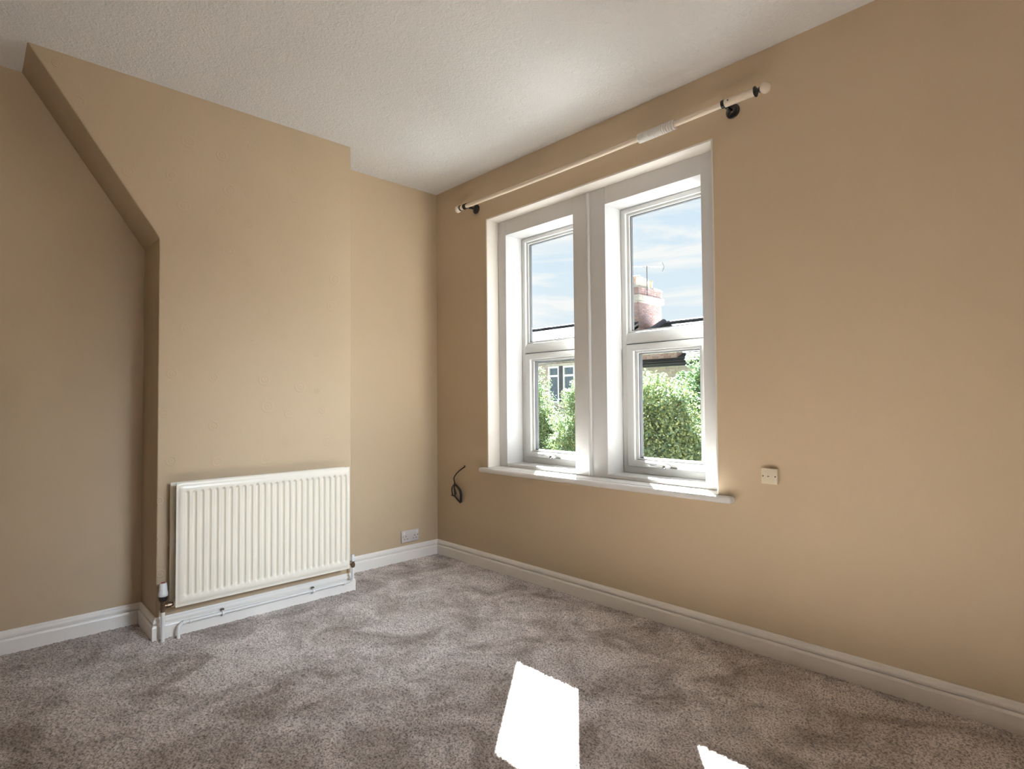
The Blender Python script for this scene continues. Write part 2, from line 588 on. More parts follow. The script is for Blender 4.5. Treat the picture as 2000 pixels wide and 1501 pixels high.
# ------------------------------------------------------------------ window recess, lining and sill
PY = 0.095                      # face of the white lining board
FY = 0.235                      # face of the plastic frames
OPS = [(0.610, 1.168), (1.392, 1.948)]
OZ0, OZ1 = 0.652, 2.102
rv = MB()
t = 0.004
rv.box(RX0 - 0.007, RX0 + t, -0.002, PY + .002, RZ0 + 0.001, RZ1 + 0.006)
rv.box(RX1 - t, RX1 + 0.004, -0.0015, PY + .002, RZ0 + 0.001, RZ1 + 0.006)
rv.box(RX0 + t, RX1 - t, -0.002, PY + .002, RZ1 - t, RZ1 + 0.006)
struct(rv.build('trim_1', 'cream_reveal_paint', bevel=0.0018), 'cream painted plaster edge around the window recess')

lining = empty('trim_2', (1.28, PY, RZ0), kind='structure')
lining['label'] = 'white board lining around both windows with a centre bead'
def board(name, *b):
    return MB().box(*b).build(name, 'liner_paint', lining, bevel=0.0015)
BY = 0.30
board('side_board', RX0 + t, OPS[0][0], PY, BY, RZ0 + .001, RZ1 - t)
board('side_board', OPS[1][1], RX1 - t, PY, BY, RZ0 + .001, RZ1 - t)
board('mullion_board', OPS[0][1], OPS[1][0], PY, BY, RZ0 + .001, RZ1 - t)
for x0, x1 in OPS:
    board('head_board', x0, x1, PY, BY, OZ1, RZ1 - t)
    board('bottom_board', x0, x1, PY, BY, RZ0 + .001, OZ0)
MB().lathe((1.2785, PY - 0.001, RZ0 + .002), (0, 0, 1), [(0, .0125), (RZ1 - RZ0 - t - .006, .0125)], 20).build('centre_bead', 'liner_paint', lining, smooth=True)

sill = MB()
sill.box(0.497, 2.133, -0.052, 0.0, 0.603, 0.6315)
so = struct(sill.build('trim_3', 'white_gloss_paint', bevel=0.011, seg=4), 'white rounded window board projecting below both windows')
MB().box(RX0 + .001, RX1 - .001, -0.004, PY + .003, 0.612, 0.6325).build('sill_board', 'white_gloss_paint', so)

# ------------------------------------------------------------------ windows
def rect_ring(x0, x1, z0, z1, wd, y0, y1):
    """four mitred members in one frame; wd = (left, right, bottom, top)"""
    a, b, c, d = wd
    o = [(x0, z0), (x1, z0), (x1, z1), (x0, z1)]
    i = [(x0 + a, z0 + c), (x1 - b, z0 + c), (x1 - b, z1 - d), (x0 + a, z1 - d)]
    m = MB()
    m.rings([[(p[0], y0, p[1]) for p in o], [(p[0], y0, p[1]) for p in i], [(p[0], y1, p[1]) for p in i], [(p[0], y1, p[1]) for p in o]], loop=True)
    return m

def window(idx, x0, x1):
    dead = 'left' if idx == 1 else 'right'
    r = empty('window_%d' % idx, ((x0 + x1) / 2, FY, OZ0), kind='structure')
    r['label'] = ('white plastic window nearest the corner, top pane fixed, bottom sash' if idx == 1 else 'white plastic window showing the brick chimney outside')
    g = 0.001
    f = rect_ring(x0 + g, x1 - g, OZ0 + g, OZ1 - g, (.030, .030, .036, .026), FY, 0.296)
    fr = f.build('frame', 'white_plastic_frame', r, bevel=0.003)
    tb = MB().prism([(FY - .001, 1.352), (FY - .003, 1.364), (FY + .004, 1.400), (FY + .016, 1.416), (.296, 1.416), (.296, 1.352)], lambda p, t: (x1 - .031 if t else x0 + .031, p[0], p[1]))
    tb.build('transom', 'white_plastic_frame', r, bevel=0.002)
    bd = rect_ring(x0 + .0305, x1 - .0305, 1.4165, OZ1 - .0275, (.018, .018, .008, .014), FY + .016, 0.28)
    bd.build('glazing_bead', 'white_plastic_frame', r, bevel=0.004)
    gk = rect_ring(x0 + .0485, x1 - .0485, 1.4245, OZ1 - .0415, (.004, .004, .004, .004), FY + .024, 0.279)
    gk.build('gasket', 'grey_gasket', r)
    MB().box(x0 + .0487, x1 - .0487, .268, .272, 1.4247, OZ1 - .0417).build('pane', 'window_glass', r)
    # opening sash
    sx0, sx1, sz0, sz1 = x0 + .036, x1 - .036, .690, 1.347
    gk = rect_ring(x0 + .0302, x1 - .0302, .6882, 1.3518, (.006, .006, .002, .005), FY + .006, 0.286)
    gk.build('gasket', 'grey_gasket', r)
    s = rect_ring(sx0, sx1, sz0, sz1, (.044, .044, .034, .036), FY - .012, 0.29)
    sa = s.build('sash', 'white_plastic_frame', r, bevel=0.004)
    b2 = rect_ring(sx0 + .0442, sx1 - .0442, sz0 + .0342, sz1 - .0362, (.018, .018, .010, .012), FY + .006, 0.28)
    b2.build('glazing_bead', 'white_plastic_frame', sa, bevel=0.004)
    g2 = rect_ring(sx0 + .0622, sx1 - .0622, sz0 + .0442, sz1 - .0482, (.004, .004, .003, .004), FY + .015, 0.279)
    g2.build('gasket', 'grey_gasket', sa)
    MB().box(sx0 + .0624, sx1 - .0624, .266, .270, sz0 + .0444, sz1 - .0484).build('pane', 'window_glass', sa)
    # espagnolette handle in the middle of the bottom rail
    hx, hz, hy = (x0 + x1) / 2 - 0.012 + (0.0 if idx == 1 else .002), .703, FY - .012
    h = MB()
    rp = []
    for k in range(20):
        a = 2 * PI * k / 20
        rp.append((hx + .034 * math.cos(a) * (1.0 if abs(math.cos(a)) > .3 else .9), hz + .0125 * math.sin(a)))
    h.prism(rp, lambda p, t: (p[0], hy - (.010 if t else -.0005), p[1]))
    ho = h.build('handle', 'white_plastic_frame', sa, bevel=0.003)
    lv = MB().tube([(hx + .028, hy - .011, hz + .001), (hx, hy - .018, hz + .003), (hx - .05, hy - .021, hz + .010), (hx - .112, hy - .017, hz + .012)], [.007, .009, .0068, .0055], 10)
    lv.build('lever', 'white_plastic_frame', ho, smooth=True)
    MB().lathe((hx + .004, hy - .0095, hz - .002), (0, -1, 0), [(0, .0095), (.016, .009), (.018, .006)], 16).build('lock_button', 'chrome', ho, smooth=True)
    MB().tube([(hx + .028, hy - .004, hz - .004), (hx + .068, hy - .005, hz - .005)], .005, 8).build('stay_pin', 'chrome', ho, smooth=True)
    MB().box(hx - .085, hx - .035, hy - .012, hy - .009, hz + .0005, hz + .0045).build('stay_bar', 'grey_gasket', ho)
    return r
window(1, *OPS[0])
window(2, *OPS[1])

# ------------------------------------------------------------------ radiator
def radiator():
    y0, y1, z0, z1 = -1.703, -0.868, 0.150, 0.697
    xf = D + 0.100
    r = empty('radiator', (D + .06, (y0 + y1) / 2, z0), 'cream double panel radiator with vertical grooves on the chimney breast', 'radiator')
    def panel(name, xface, sgn, dz=0.0, flutes=True):
        n = 26
        c0, c1 = y0 + .041, y1 - .029
        pitch = (c1 - c0) / (n - 1)
        ys = [y0, y0 + .004, y0 + .012, y0 + .016]
        for k in range(n):
            c = c0 + k * pitch
            ys += [c - .0098, c - .0082, c - .006, c - .003, c + .003, c + .006, c + .0082, c + .0098]
        ys += [y1 - .016, y1 - .012, y1 - .004, y1]
        zb, zt = z0 + .043, z1 - .040
        zs = [z0, z0 + .004, z0 + .011, z0 + .015, z0 + .03] + [zb + q for q in (0, .002, .005, .009, .014)] + list(np.linspace(zb + .05, zt - .05, 6)) + [zt - q for q in (.014, .009, .005, .002, 0)] + [z1 - .03, z1 - .015, z1 - .011, z1 - .004, z1]
        def hgt(y, z):
            e = min(y - y0, y1 - y, z - z0, z1 - z)
            h = 0.0
            if e < .012:
                h = -.0055
            elif e < .0155:
                h = -.0025
            if flutes:
                k = round((y - c0) / pitch)
                if 0 <= k < n:
                    dy = abs(y - (c0 + k * pitch))
                    dz_ = max(zb + .012 - z, z - (zt - .012), 0)
                    q = math.hypot(dy, dz_ * .75)
                    if q < .0098:
                        s_ = min(1, (.0098 - q) / .0055)
                        h -= .0125 * s_ * s_ * (3 - 2 * s_)
            return h
        m = MB()
        vs, ny = [], len(ys)
        for z in zs:
            for y in ys:
                vs.append((xface + sgn * hgt(y, z), y, z + dz))
        fs = []
        for i in range(len(zs) - 1):
            for j in range(ny - 1):
                a = i * ny + j
                fs.append((a, a + 1, a + ny + 1, a + ny))
        # rim turned back to the rear skin
        rim = [j for j in range(ny)] + [i * ny + ny - 1 for i in range(1, len(zs))] + [(len(zs) - 1) * ny + j for j in range(ny - 2, -1, -1)] + [i * ny for i in range(len(zs) - 2, 0, -1)]
        base = len(vs)
        for q in rim:
            x, y, z = vs[q]
            vs.append((xface - sgn * .013, y, z))
        nr = len(rim)
        for k in range(nr):
            fs.append((rim[k], base + k, base + (k + 1) % nr, rim[(k + 1) % nr]))
        fs.append(tuple(base + k for k in range(nr)))
        m.add(vs, fs)
        o = m.build(name, 'radiator_enamel', r, smooth=True, angle=50)
        return o
    panel('front_panel', xf, 1)
    MB().box(D + .024, D + .036, y0 - .010, y1 + .002, z0 - .012, z1 - .004).build('back_panel', 'radiator_enamel', r, bevel=.003)
    # convector fins between the panels
    f = MB()
    pts = []
    yy, k = y0 + .03, 0
    while yy < y1 - .03:
        pts.append((D + .040 if (k // 2) % 2 == 0 else xf - .018, yy))
        yy += .012 if k % 2 else .006
        k += 1
    for (a, b), (c, d) in zip(pts, pts[1:]):
        f.add([(a, b, z0 + .03), (c, d, z0 + .03), (c, d, z1 - .02), (a, b, z1 - .02)], [(0, 1, 2, 3)])
    f.build('convector_fins', 'radiator_inside', r)
    for yy in (y0 + .022, y1 - .022):
        for zz in (z0 + .03, z1 - .03):
            MB().lathe((D + .036, yy, zz), (1, 0, 0), [(0, .014), (xf - .014 - D - .036, .014)], 14).build('header_tube', 'radiator_enamel', r, smooth=True)
    MB().lathe((.345, y0 + .022, z0 + .008 + .012), (0, -1, 0), [(0, .008), (.0225, .008)], 12).build('valve_tail', 'radiator_enamel', r, smooth=True)
    for yy in (-1.52, -1.05):
        MB().box(D, D + .026, yy - .02, yy + .02, z0 + .06, z1 - .05).build('wall_bracket', 'radiator_inside', r)

    # thermostatic valve, left
    vx, vy = 0.345, -1.7425
    v = empty('radiator_valve', (vx, vy, 0.0), 'white headed thermostatic radiator valve on a white pipe', 'valve')
    MB().tube([(vx, vy, -.004), (vx, vy, .137)], .0082, 14).build('pipe', 'white_pipe_paint', v, smooth=True)
    MB().lathe((vx, vy, .132), (0, 0, 1), [(0, .010), (.012, .010), (.012, .0135), (.026, .0135), (.026, .011), (.040, .011), (.044, .0125), (.050, .0125)], 12).build('body', 'brass_dull', v, smooth=True, angle=30)
    MB().lathe((vx, vy + .006, .158), (0, 1, 0), [(0, .009), (.008, .009), (.008, .0125), (.024, .0125), (.024, .009), (.034, .009)], 12).build('tail_nut', 'brass_dull', v, smooth=True, angle=30)
    MB().lathe((vx, vy, .180), (0, 0, 1), [(0, .014), (.006, .0175), (.022, .0175), (.022, .014)], 18).build('collar', 'black_plastic', v, smooth=True, angle=30)
    hd = MB()
    rings = []
    for hh, rr in [(.2005, .0165), (.203, .0190), (.214, .0192), (.220, .0180), (.224, .0165), (.252, .0145), (.258, .0125), (.259, .006)]:
        rings.append([(vx + rr * (1 + (.05 if k % 2 else 0)) * math.cos(2 * PI * k / 32), vy + rr * (1 + (.05 if k % 2 else 0)) * math.sin(2 * PI * k / 32), hh) for k in range(32)])
    hd.rings(rings)
    hd.build('head', 'white_plastic', v, smooth=True, angle=60)
    MB().lathe((vx, vy, .2575), (0, 0, 1), [(0, .0095), (.003, .0085)], 16).build('indicator_cap', 'red_plastic', v, smooth=True)

    # lockshield valve, right, with the pipe along the skirting
    lx, ly = 0.345, -0.829
    w_ = empty('lockshield_valve', (lx, ly, 0.06), 'small lockshield radiator valve with white cap near the alcove', 'valve')
    MB().lathe((lx, ly, .140), (0, 0, 1), [(0, .008), (.008, .012), (.022, .012), (.022, .009), (.034, .009)], 12).build('body', 'brass_dull', w_, smooth=True, angle=30)
    MB().lathe((lx, ly - .004, .166), (0, -1, 0), [(0, .008), (.006, .0115), (.018, .0115), (.018, .008), (.038, .008)], 12).build('tail_nut', 'brass_dull', w_, smooth=True, angle=30)
    MB().lathe((lx, ly, .174), (0, 0, 1), [(0, .0085), (.006, .0095), (.032, .0088), (.036, .006)], 16).build('cap', 'white_plastic', w_, smooth=True)
    px, pz = D + .033, .058
    pp = empty('heating_pipe', (px, -1.25, pz), 'white painted copper pipe clipped along the skirting under the radiator', 'pipe')
    pts = [(.3445, -1.681, -.004), (.3445, -1.681, .028)]
    for k in range(1, 7):
        a = k / 6 * PI / 2
        pts.append((.3445 - (.3445 - px) * k / 6, -1.681 + .024 * (1 - math.cos(a)), .034 + .024 * math.sin(a)))
    pts += [(px, -1.60, pz), (px, -1.2, pz + .001), (px, -.9, pz + .002), (px, -.862, pz + .002)]
    for k in range(1, 7):
        a = k / 6 * PI / 2
        pts.append((px + (lx - px) * k / 6, -.853 + .024 * math.sin(a), pz + .002 + .024 * (1 - math.cos(a))))
    pts.append((lx, ly, .142))
    MB().tube(pts, .0075, 12).build('pipe_run', 'white_pipe_paint', pp, smooth=True)
    for yy in (-1.655, -1.629, -.868):
        MB().lathe((px, yy - .005, pz), (0, 1, 0), [(0, .0078), (.002, .0096), (.010, .0096), (.012, .0078)], 12).build('solder_joint', 'white_pipe_paint', pp, smooth=True)
    for yy in (-1.489, -1.045):
        c = MB()
        arc = [(px + .0105 * math.cos(a), yy, pz + .0105 * math.sin(a)) for a in np.linspace(-2.2, 2.2, 12)]
        c.rings([[(q[0], yy + o, q[2]) for o in (-.005, .005)] + [(px + (q[0] - px) * 1.22, yy + o, pz + (q[2] - pz) * 1.22) for o in (.005, -.005)] for q in arc])
        c.box(D + .0165, px - .005, yy - .005, yy + .005, pz - .007, pz + .007)
        c.build('pipe_clip', 'white_plastic', pp)
        MB().box(D + .017, px, yy - .004, yy + .006, pz + .0115, pz + .0175).build('clip_painted_shadow', 'screw_dark', pp)  # dark block set above the clip in place of its shadow
radiator()

# ------------------------------------------------------------------ curtain pole and rings
def pole():
    py, pz = -0.090, 2.290
    r = empty('curtain_pole', (1.3, py, pz), 'cream curtain pole on pewter brackets with ball finials above the window', 'curtain pole')
    X = (1, 0, 0)
    sag = lambda x: pz - .007 * math.sin(PI * (x - .44) / 1.72)
    xs = np.linspace(.425, 2.165, 24)
    MB().tube([(x, py, sag(x)) for x in xs], .0125, 20).build('rod', 'cream_pole', r, smooth=True)
    MB().lathe((2.163, py, pz), X, [(0, .0128), (0, .0158), (.126, .0158), (.126, .012)], 24).build('outer_tube', 'cream_pole', r, smooth=True, angle=30)
    MB().lathe((2.181, py - .0155, pz + .002), (0, -1, 0), [(0, .0038), (.0016, .0036)], 12).build('grub_screw', 'screw_dark', r)
    # right finial
    MB().lathe((2.288, py, pz), X, [(0, .013), (0, .0205), (.004, .0215), (.007, .018), (.010, .011), (.015, .007), (.020, .0125), (.024, .0125), (.026, .008)], 24).build('finial_collar', 'pewter_metal', r, smooth=True, angle=35)
    s = MB().lathe((2.331, py, pz), X, [(-.0225 * math.cos(a), .0225 * math.sin(a)) for a in np.linspace(0.02, PI - .02, 18)], 28)
    s.build('finial_ball', 'cream_pole', r, smooth=True)
    # left finial
    MB().lathe((.427, py, pz), (-1, 0, 0), [(0, .013), (0, .0185), (.005, .0185), (.006, .013), (.010, .0125)], 24).build('finial_collar', 'pewter_metal', r, smooth=True, angle=35)
    MB().lathe((.418, py, pz), (-1, 0, 0), [(0, .0145), (.004, .016), (.024, .0145), (.026, .010)], 24).build('finial_sleeve', 'cream_pole', r, smooth=True, angle=35)
    MB().lathe((.394, py, pz), (-1, 0, 0), [(0, .012), (.002, .0175), (.009, .0185), (.012, .012), (.022, .010)], 24).build('finial_collar', 'pewter_metal', r, smooth=True, angle=35)
    MB().lathe((.357, py, pz), X, [(-.0225 * math.cos(a), .0225 * math.sin(a)) for a in np.linspace(0.02, PI - .02, 18)], 28).build('finial_ball', 'cream_pole', r, smooth=True)
    for bx in (.438, 2.155):
        b = MB()
        b.lathe((bx, 0.0, pz), (0, -1, 0), [(0, .030), (.004, .031), (.007, .029), (.008, .024), (.011, .0235), (.013, .018), (.016, .012), (.020, .0085), (.030, .0075), (.045, .0075), (.052, .010), (.056, .010), (.060, .007), (.074, .007)], 28)
        bo = b.build('bracket', 'pewter_metal', r, smooth=True, angle=35)
        c = MB()
        c.rings([[(bx + hh, py + rr * math.cos(2 * PI * k / 24), pz + rr * math.sin(2 * PI * k / 24)) for k in range(24)] for hh, rr in [(-.006, .0126), (-.006, .0172), (.0065, .0172), (.0065, .0126)]], loop=True)
        c.build('bracket_cup', 'pewter_metal', bo, smooth=True, angle=35)
        for a in (.6, 2.5, 4.6):
            MB().lathe((bx + .021 * math.cos(a), -.0075, pz + .021 * math.sin(a)), (0, -1, 0), [(0, .0035), (.003, .003)], 10).build('bracket_screw', 'chrome', bo, smooth=True)
    # rings
    w0, pitch = .0074, .0086
    xs = [1.7405 + k * pitch for k in range(15)]
    x = xs[-1] + .0112
    for gp in (.0118, .0128, .0122, .0150, .0140):
        xs.append(x)
        x += gp
    labs = {19: 'white curtain ring at the window bracket end of the ring row', 18: 'white curtain ring second from the open end of the ring row',
            17: 'white curtain ring third from the open end of the ring row', 16: 'white curtain ring fourth from the open end of the ring row',
            15: 'white curtain ring where the tight ring row starts to open', 0: 'white curtain ring closing the tight end of the ring row'}
    proto = None
    for k, xx in enumerate(xs):
        if proto is None:
            m = MB()
            prof = [(-w0 / 2, .0150), (-w0 / 2 + .0015, .0136), (w0 / 2 - .0015, .0136), (w0 / 2, .0150), (w0 / 2, .0205), (w0 / 2 - .0013, .0222), (0, .0226), (-w0 / 2 + .0013, .0222), (-w0 / 2, .0205)]
            m.rings([[(hh, rr * math.cos(2 * PI * j / 32), rr * math.sin(2 * PI * j / 32)) for j in range(32)] for hh, rr in prof], loop=True)
            proto = m.build('curtain_ring', 'ring_white', smooth=True, angle=35)
            o = proto
        else:
            o = proto.copy()
            COL.objects.link(o)
        o.location = (xx, py, sag(xx) - .0012)
        o.rotation_euler = (0, random.uniform(-.01, .01) if k < 15 else random.uniform(.03, .09), 0)
        tag(o, labs.get(k, 'white curtain ring packed tight inside the row on the pole'), 'curtain ring', 'curtain rings on the pole')
pole()

# ------------------------------------------------------------------ wall fittings
def socket():
    r = empty('wall_socket', (0.0, -.231, .118), 'pale double wall socket just above the alcove skirting', 'socket')
    y0, y1, z0, z1 = -.298, -.164, .1205, .1955
    MB().box(-.001, .011, y0, y1, z0, z1).build('face_plate', 'socket_plastic', r, bevel=.003)
    zc = (z0 + z1) / 2
    for yc in (-.265, -.197):
        for dy, dz, a, b in ((0, .004, .0022, .005), (-.011, -.013, .0042, .0022), (.011, -.013, .0042, .0022)):
            MB().box(.0105, .0113, yc + dy - a, yc + dy + a, zc + dz - b - .004, zc + dz + b - .004).build('pin_hole', 'screw_dark', r)
    for yc in (-.281, -.181):
        MB().box(.0105, .0145, yc - .006, yc + .006, zc + .012, zc + .030).build('rocker_switch', 'white_plastic', r, bevel=.0012)
    for yc in (-.289, -.173):
        MB().lathe((.0105, yc, zc), (1, 0, 0), [(0, .0032), (.0009, .0028)], 12).build('screw', 'chrome', r)
socket()

def plate():
    y = -.020
    x0, x1, z0, z1 = 2.252, 2.316, .7005, .7635
    r = empty('outlet_box', ((x0 + x1) / 2, 0, z0), 'small cream square outlet box with two screws beside the window', 'outlet')
    MB().box(x0 + .002, x1 - .002, -.014, .001, z0 + .002, z1 - .002).build('back_box', 'cream_plastic', r, bevel=.002)
    MB().box(x0, x1, y, -.0135, z0, z1).build('face_plate', 'cream_plastic', r, bevel=.002)
    xc, zc = (x0 + x1) / 2, (z0 + z1) / 2
    for dx in (-.0245, .0245):
        MB().lathe((xc + dx, y + .0004, zc), (0, -1, 0), [(0, .0034), (.0006, .003)], 14).build('screw', 'screw_dark', r)
    MB().box(xc - .007, xc + .0005, y - .0006, y + .001, zc - .0025, zc + .0015).build('centre_slot', 'plug_brown', r)
plate()

def cable():
    # photo-plane outline of the coil, laid on the wall and bent out of it by hand
    r = empty('loose_cable', (.30, 0, .621), 'black cable hanging from a hole in the wall with its end coiled', 'cable')
    MB().lathe((.302, 0.001, .620), (0, -1, 0), [(0, .0085), (.003, .008), (.005, .004)], 14).build('wall_plug', 'plug_brown', r, smooth=True)
    def sm(P, n=8):
        P = [Vector(p) for p in P]
        out = []
        for i in range(len(P) - 1):
            a, b, c, d = P[max(i - 1, 0)], P[i], P[i + 1], P[min(i + 2, len(P) - 1)]
            for k in range(n):
                t_ = k / n
                out.append(.5 * ((2 * b) + (c - a) * t_ + (2 * a - 5 * b + 4 * c - d) * t_ ** 2 + (3 * b - a - 3 * c + d) * t_ ** 3))
        return out + [P[-1]]
    def xz(X, Y, y):
        # crop pixels of the photograph measured once, as wall metres
        px, pyy = 850 + X * .0733, 890 + Y * .0733
        return CABLE(px, pyy, y)
    lead = [xz(*p) for p in ((790, 285, -.002), (700, 350, -.018), (600, 435, -.024), (530, 525, -.022), (497, 600, -.016), (512, 680, -.014), (535, 760, -.014))]
    MB().tube(sm(lead), .0042, 10).build('lead', 'cable_black', r, smooth=True)
    loops = MB()
    for j, (ox, oy, dep) in enumerate(((0, 0, -.014), (18, -8, -.020), (-14, 10, -.010))):
        P = [(535, 750), (600 + ox, 835), (660 + ox, 930), (682 + ox, 1050), (680 + ox, 1160), (680 + ox * .6, 1235 + oy), (630, 1200 + oy), (570, 1130 + oy), (520, 1060 + oy)]
        if j == 0:
            P += [(470, 1040), (445, 930), (452, 830), (500, 770), (540, 750)]
        else:
            P += [(535 + ox, 1000), (515 + ox * .5, 900), (508, 820), (530, 755)]
        loops.tube(sm([xz(a, b, dep) for a, b in P]), .0042, 10)
    loops.build('coil', 'cable_black', r, smooth=True)
    MB().tube(sm([xz(440, 1045, -.012), xz(480, 1055, -.012), xz(540, 1080, -.013)], 4), [.0044] * 8 + [.0052], 10).build('plug_end', 'cable_black', r, smooth=True)
    MB().tube(sm([xz(512, 742, -.013), xz(535, 765, -.014), xz(560, 792, -.014)], 3), .0068, 10).build('tape', 'cable_black', r, smooth=True)

_cm = scene.camera.matrix_world
def CABLE(px, pyy, y):
    """metres on the plane y = const for a measured photo point"""
    d = _cm.to_3x3() @ Vector((px - 1000, -(pyy - 750.5), -1120.74))
    o = _cm.translation
    s_ = (y - o.y) / d.y
    return tuple(o + d * s_)
cable()

# ------------------------------------------------------------------ outside: street, houses, trees
GZ = -2.9
struct(MB().box(-60, 40, 0.5, 60, GZ - .2, GZ).build('ground', 'tarmac'), 'street and gardens below the window')

def brick_face(m, axis, const, out, u0, u1, z0, z1, bl=.225, bh=.075, j=.010, holes=(), dep=.03):
    """courses of separate bricks standing proud of a mortar face; axis 'x' runs along x at y=const, 'y' along y at x=const"""
    n = int((z1 - z0) / bh)
    for c in range(n):
        za, zb = z0 + c * bh, z0 + (c + 1) * bh - j
        u = u0 - (bl / 2 if c % 2 else 0)
        while u < u1:
            a, b = max(u, u0), min(u + bl - j, u1)
            u += bl
            if b - a < .03:
                continue
            if any(a < h[1] and b > h[0] and za < h[3] and zb > h[2] for h in holes):
                for h in holes:
                    if a < h[1] and b > h[0] and za < h[3] and zb > h[2]:
                        if a < h[0] - .03:
                            b = h[0]
                        elif b > h[1] + .03:
                            a = h[1]
                        else:
                            a = b
                if b - a < .03:
                    continue
            e = random.uniform(.6, 1) * dep * out
            if axis == 'x':
                m.box(a, b, min(const, const + e), max(const, const + e), za, zb)
            else:
                m.box(min(const, const + e), max(const, const + e), a, b, za, zb)

def slate_roof(house, x0, x1, ye, ze, yr, zr, vis0, vis1):
    rf = MB().prism([(ye - .25, ze - .02), (yr, zr - .06), (2 * yr - ye + .25, ze - .02), (yr, zr - .3)], lambda p, t: (x1 if t else x0, p[0], p[1]))
    ro = rf.build('roof', 'roof_bed', house)
    sl = MB()
    L = math.hypot(yr - ye + .25, zr - ze)
    dy, dz = (yr - ye + .25) / L, (zr - ze) / L
    n = int(L / .2)
    for c in range(n + 1):
        s0, s1 = c * .2, min(c * .2 + .34, L)
        x = vis0 - (.125 if c % 2 else 0)
        while x < vis1:
            th = random.uniform(.008, .016)
            a, b = max(x + .003, x0), min(x + .247, x1)
            x += .25
            if b - a < .04:
                continue
            lift0, lift1 = .022 + th, .004
            pa = (ye - .25 + dy * s0, ze - .02 + dz * s0)
            pb = (ye - .25 + dy * s1, ze - .02 + dz * s1)
            nx, nz = -dz, dy
            q = []
            for (py_, pz_), lf in ((pa, lift0), (pb, lift1 + .01)):
                for l2 in (lf - .01, lf):
                    q.append((py_ + nx * l2, pz_ + nz * l2))
            vs = [(xx, yy, zz) for xx in (a, b) for yy, zz in q]
            sl.add(vs, [(0, 1, 3, 2), (4, 6, 7, 5), (0, 4, 5, 1), (1, 5, 7, 3), (3, 7, 6, 2), (2, 6, 4, 0)])
    so_ = sl.build('slates', 'slates_grey', ro)
    so_['kind'] = 'stuff'
    x, ridge_end = vis0, (vis1 if vis0 > -15 else -10.85)
    proto = None
    while x < vis1:
        if x + .44 > min(x1, ridge_end):
            break
        if proto is None:
            m = MB()
            arc = [(.13 * math.cos(a), .10 * math.sin(a)) for a in np.linspace(-.1, PI + .1, 9)]
            m.rings([[(h_, c_, s_) for c_, s_ in arc] + [(h_, c_ * .82, s_ * .78) for c_, s_ in reversed(arc)] for h_ in (0, .44)])
            proto = m.build('ridge_tile', 'lead_dark', None)
            o = proto
        else:
            o = proto.copy()
            COL.objects.link(o)
        o.parent = ro
        pl = parent_loc(ro)
        o.location = (x - pl.x, yr - pl.y, zr + random.uniform(-.008, .008) - .02 - pl.z)
        x += .452
    return ro

def far_window(house, xa, xb, y, za, zb, ztr):
    fr = rect_ring(xa, xb, za, zb, (.07, .07, .08, .07), y - .03, y + .06).build('window_frame', 'far_frame', house)
    MB().box(xa + .07, xb - .07, y - .035, y + .05, ztr - .04, ztr + .04).build('transom_bar', 'far_frame', fr)
    MB().box(xa + .07, xb - .07, y + .02, y + .03, ztr + .04, zb - .07).build('pane', 'far_glass', fr)
    MB().box(xa + .07, xb - .07, y + .02, y + .03, za + .08, ztr - .04).build('pane', 'far_glass', fr)

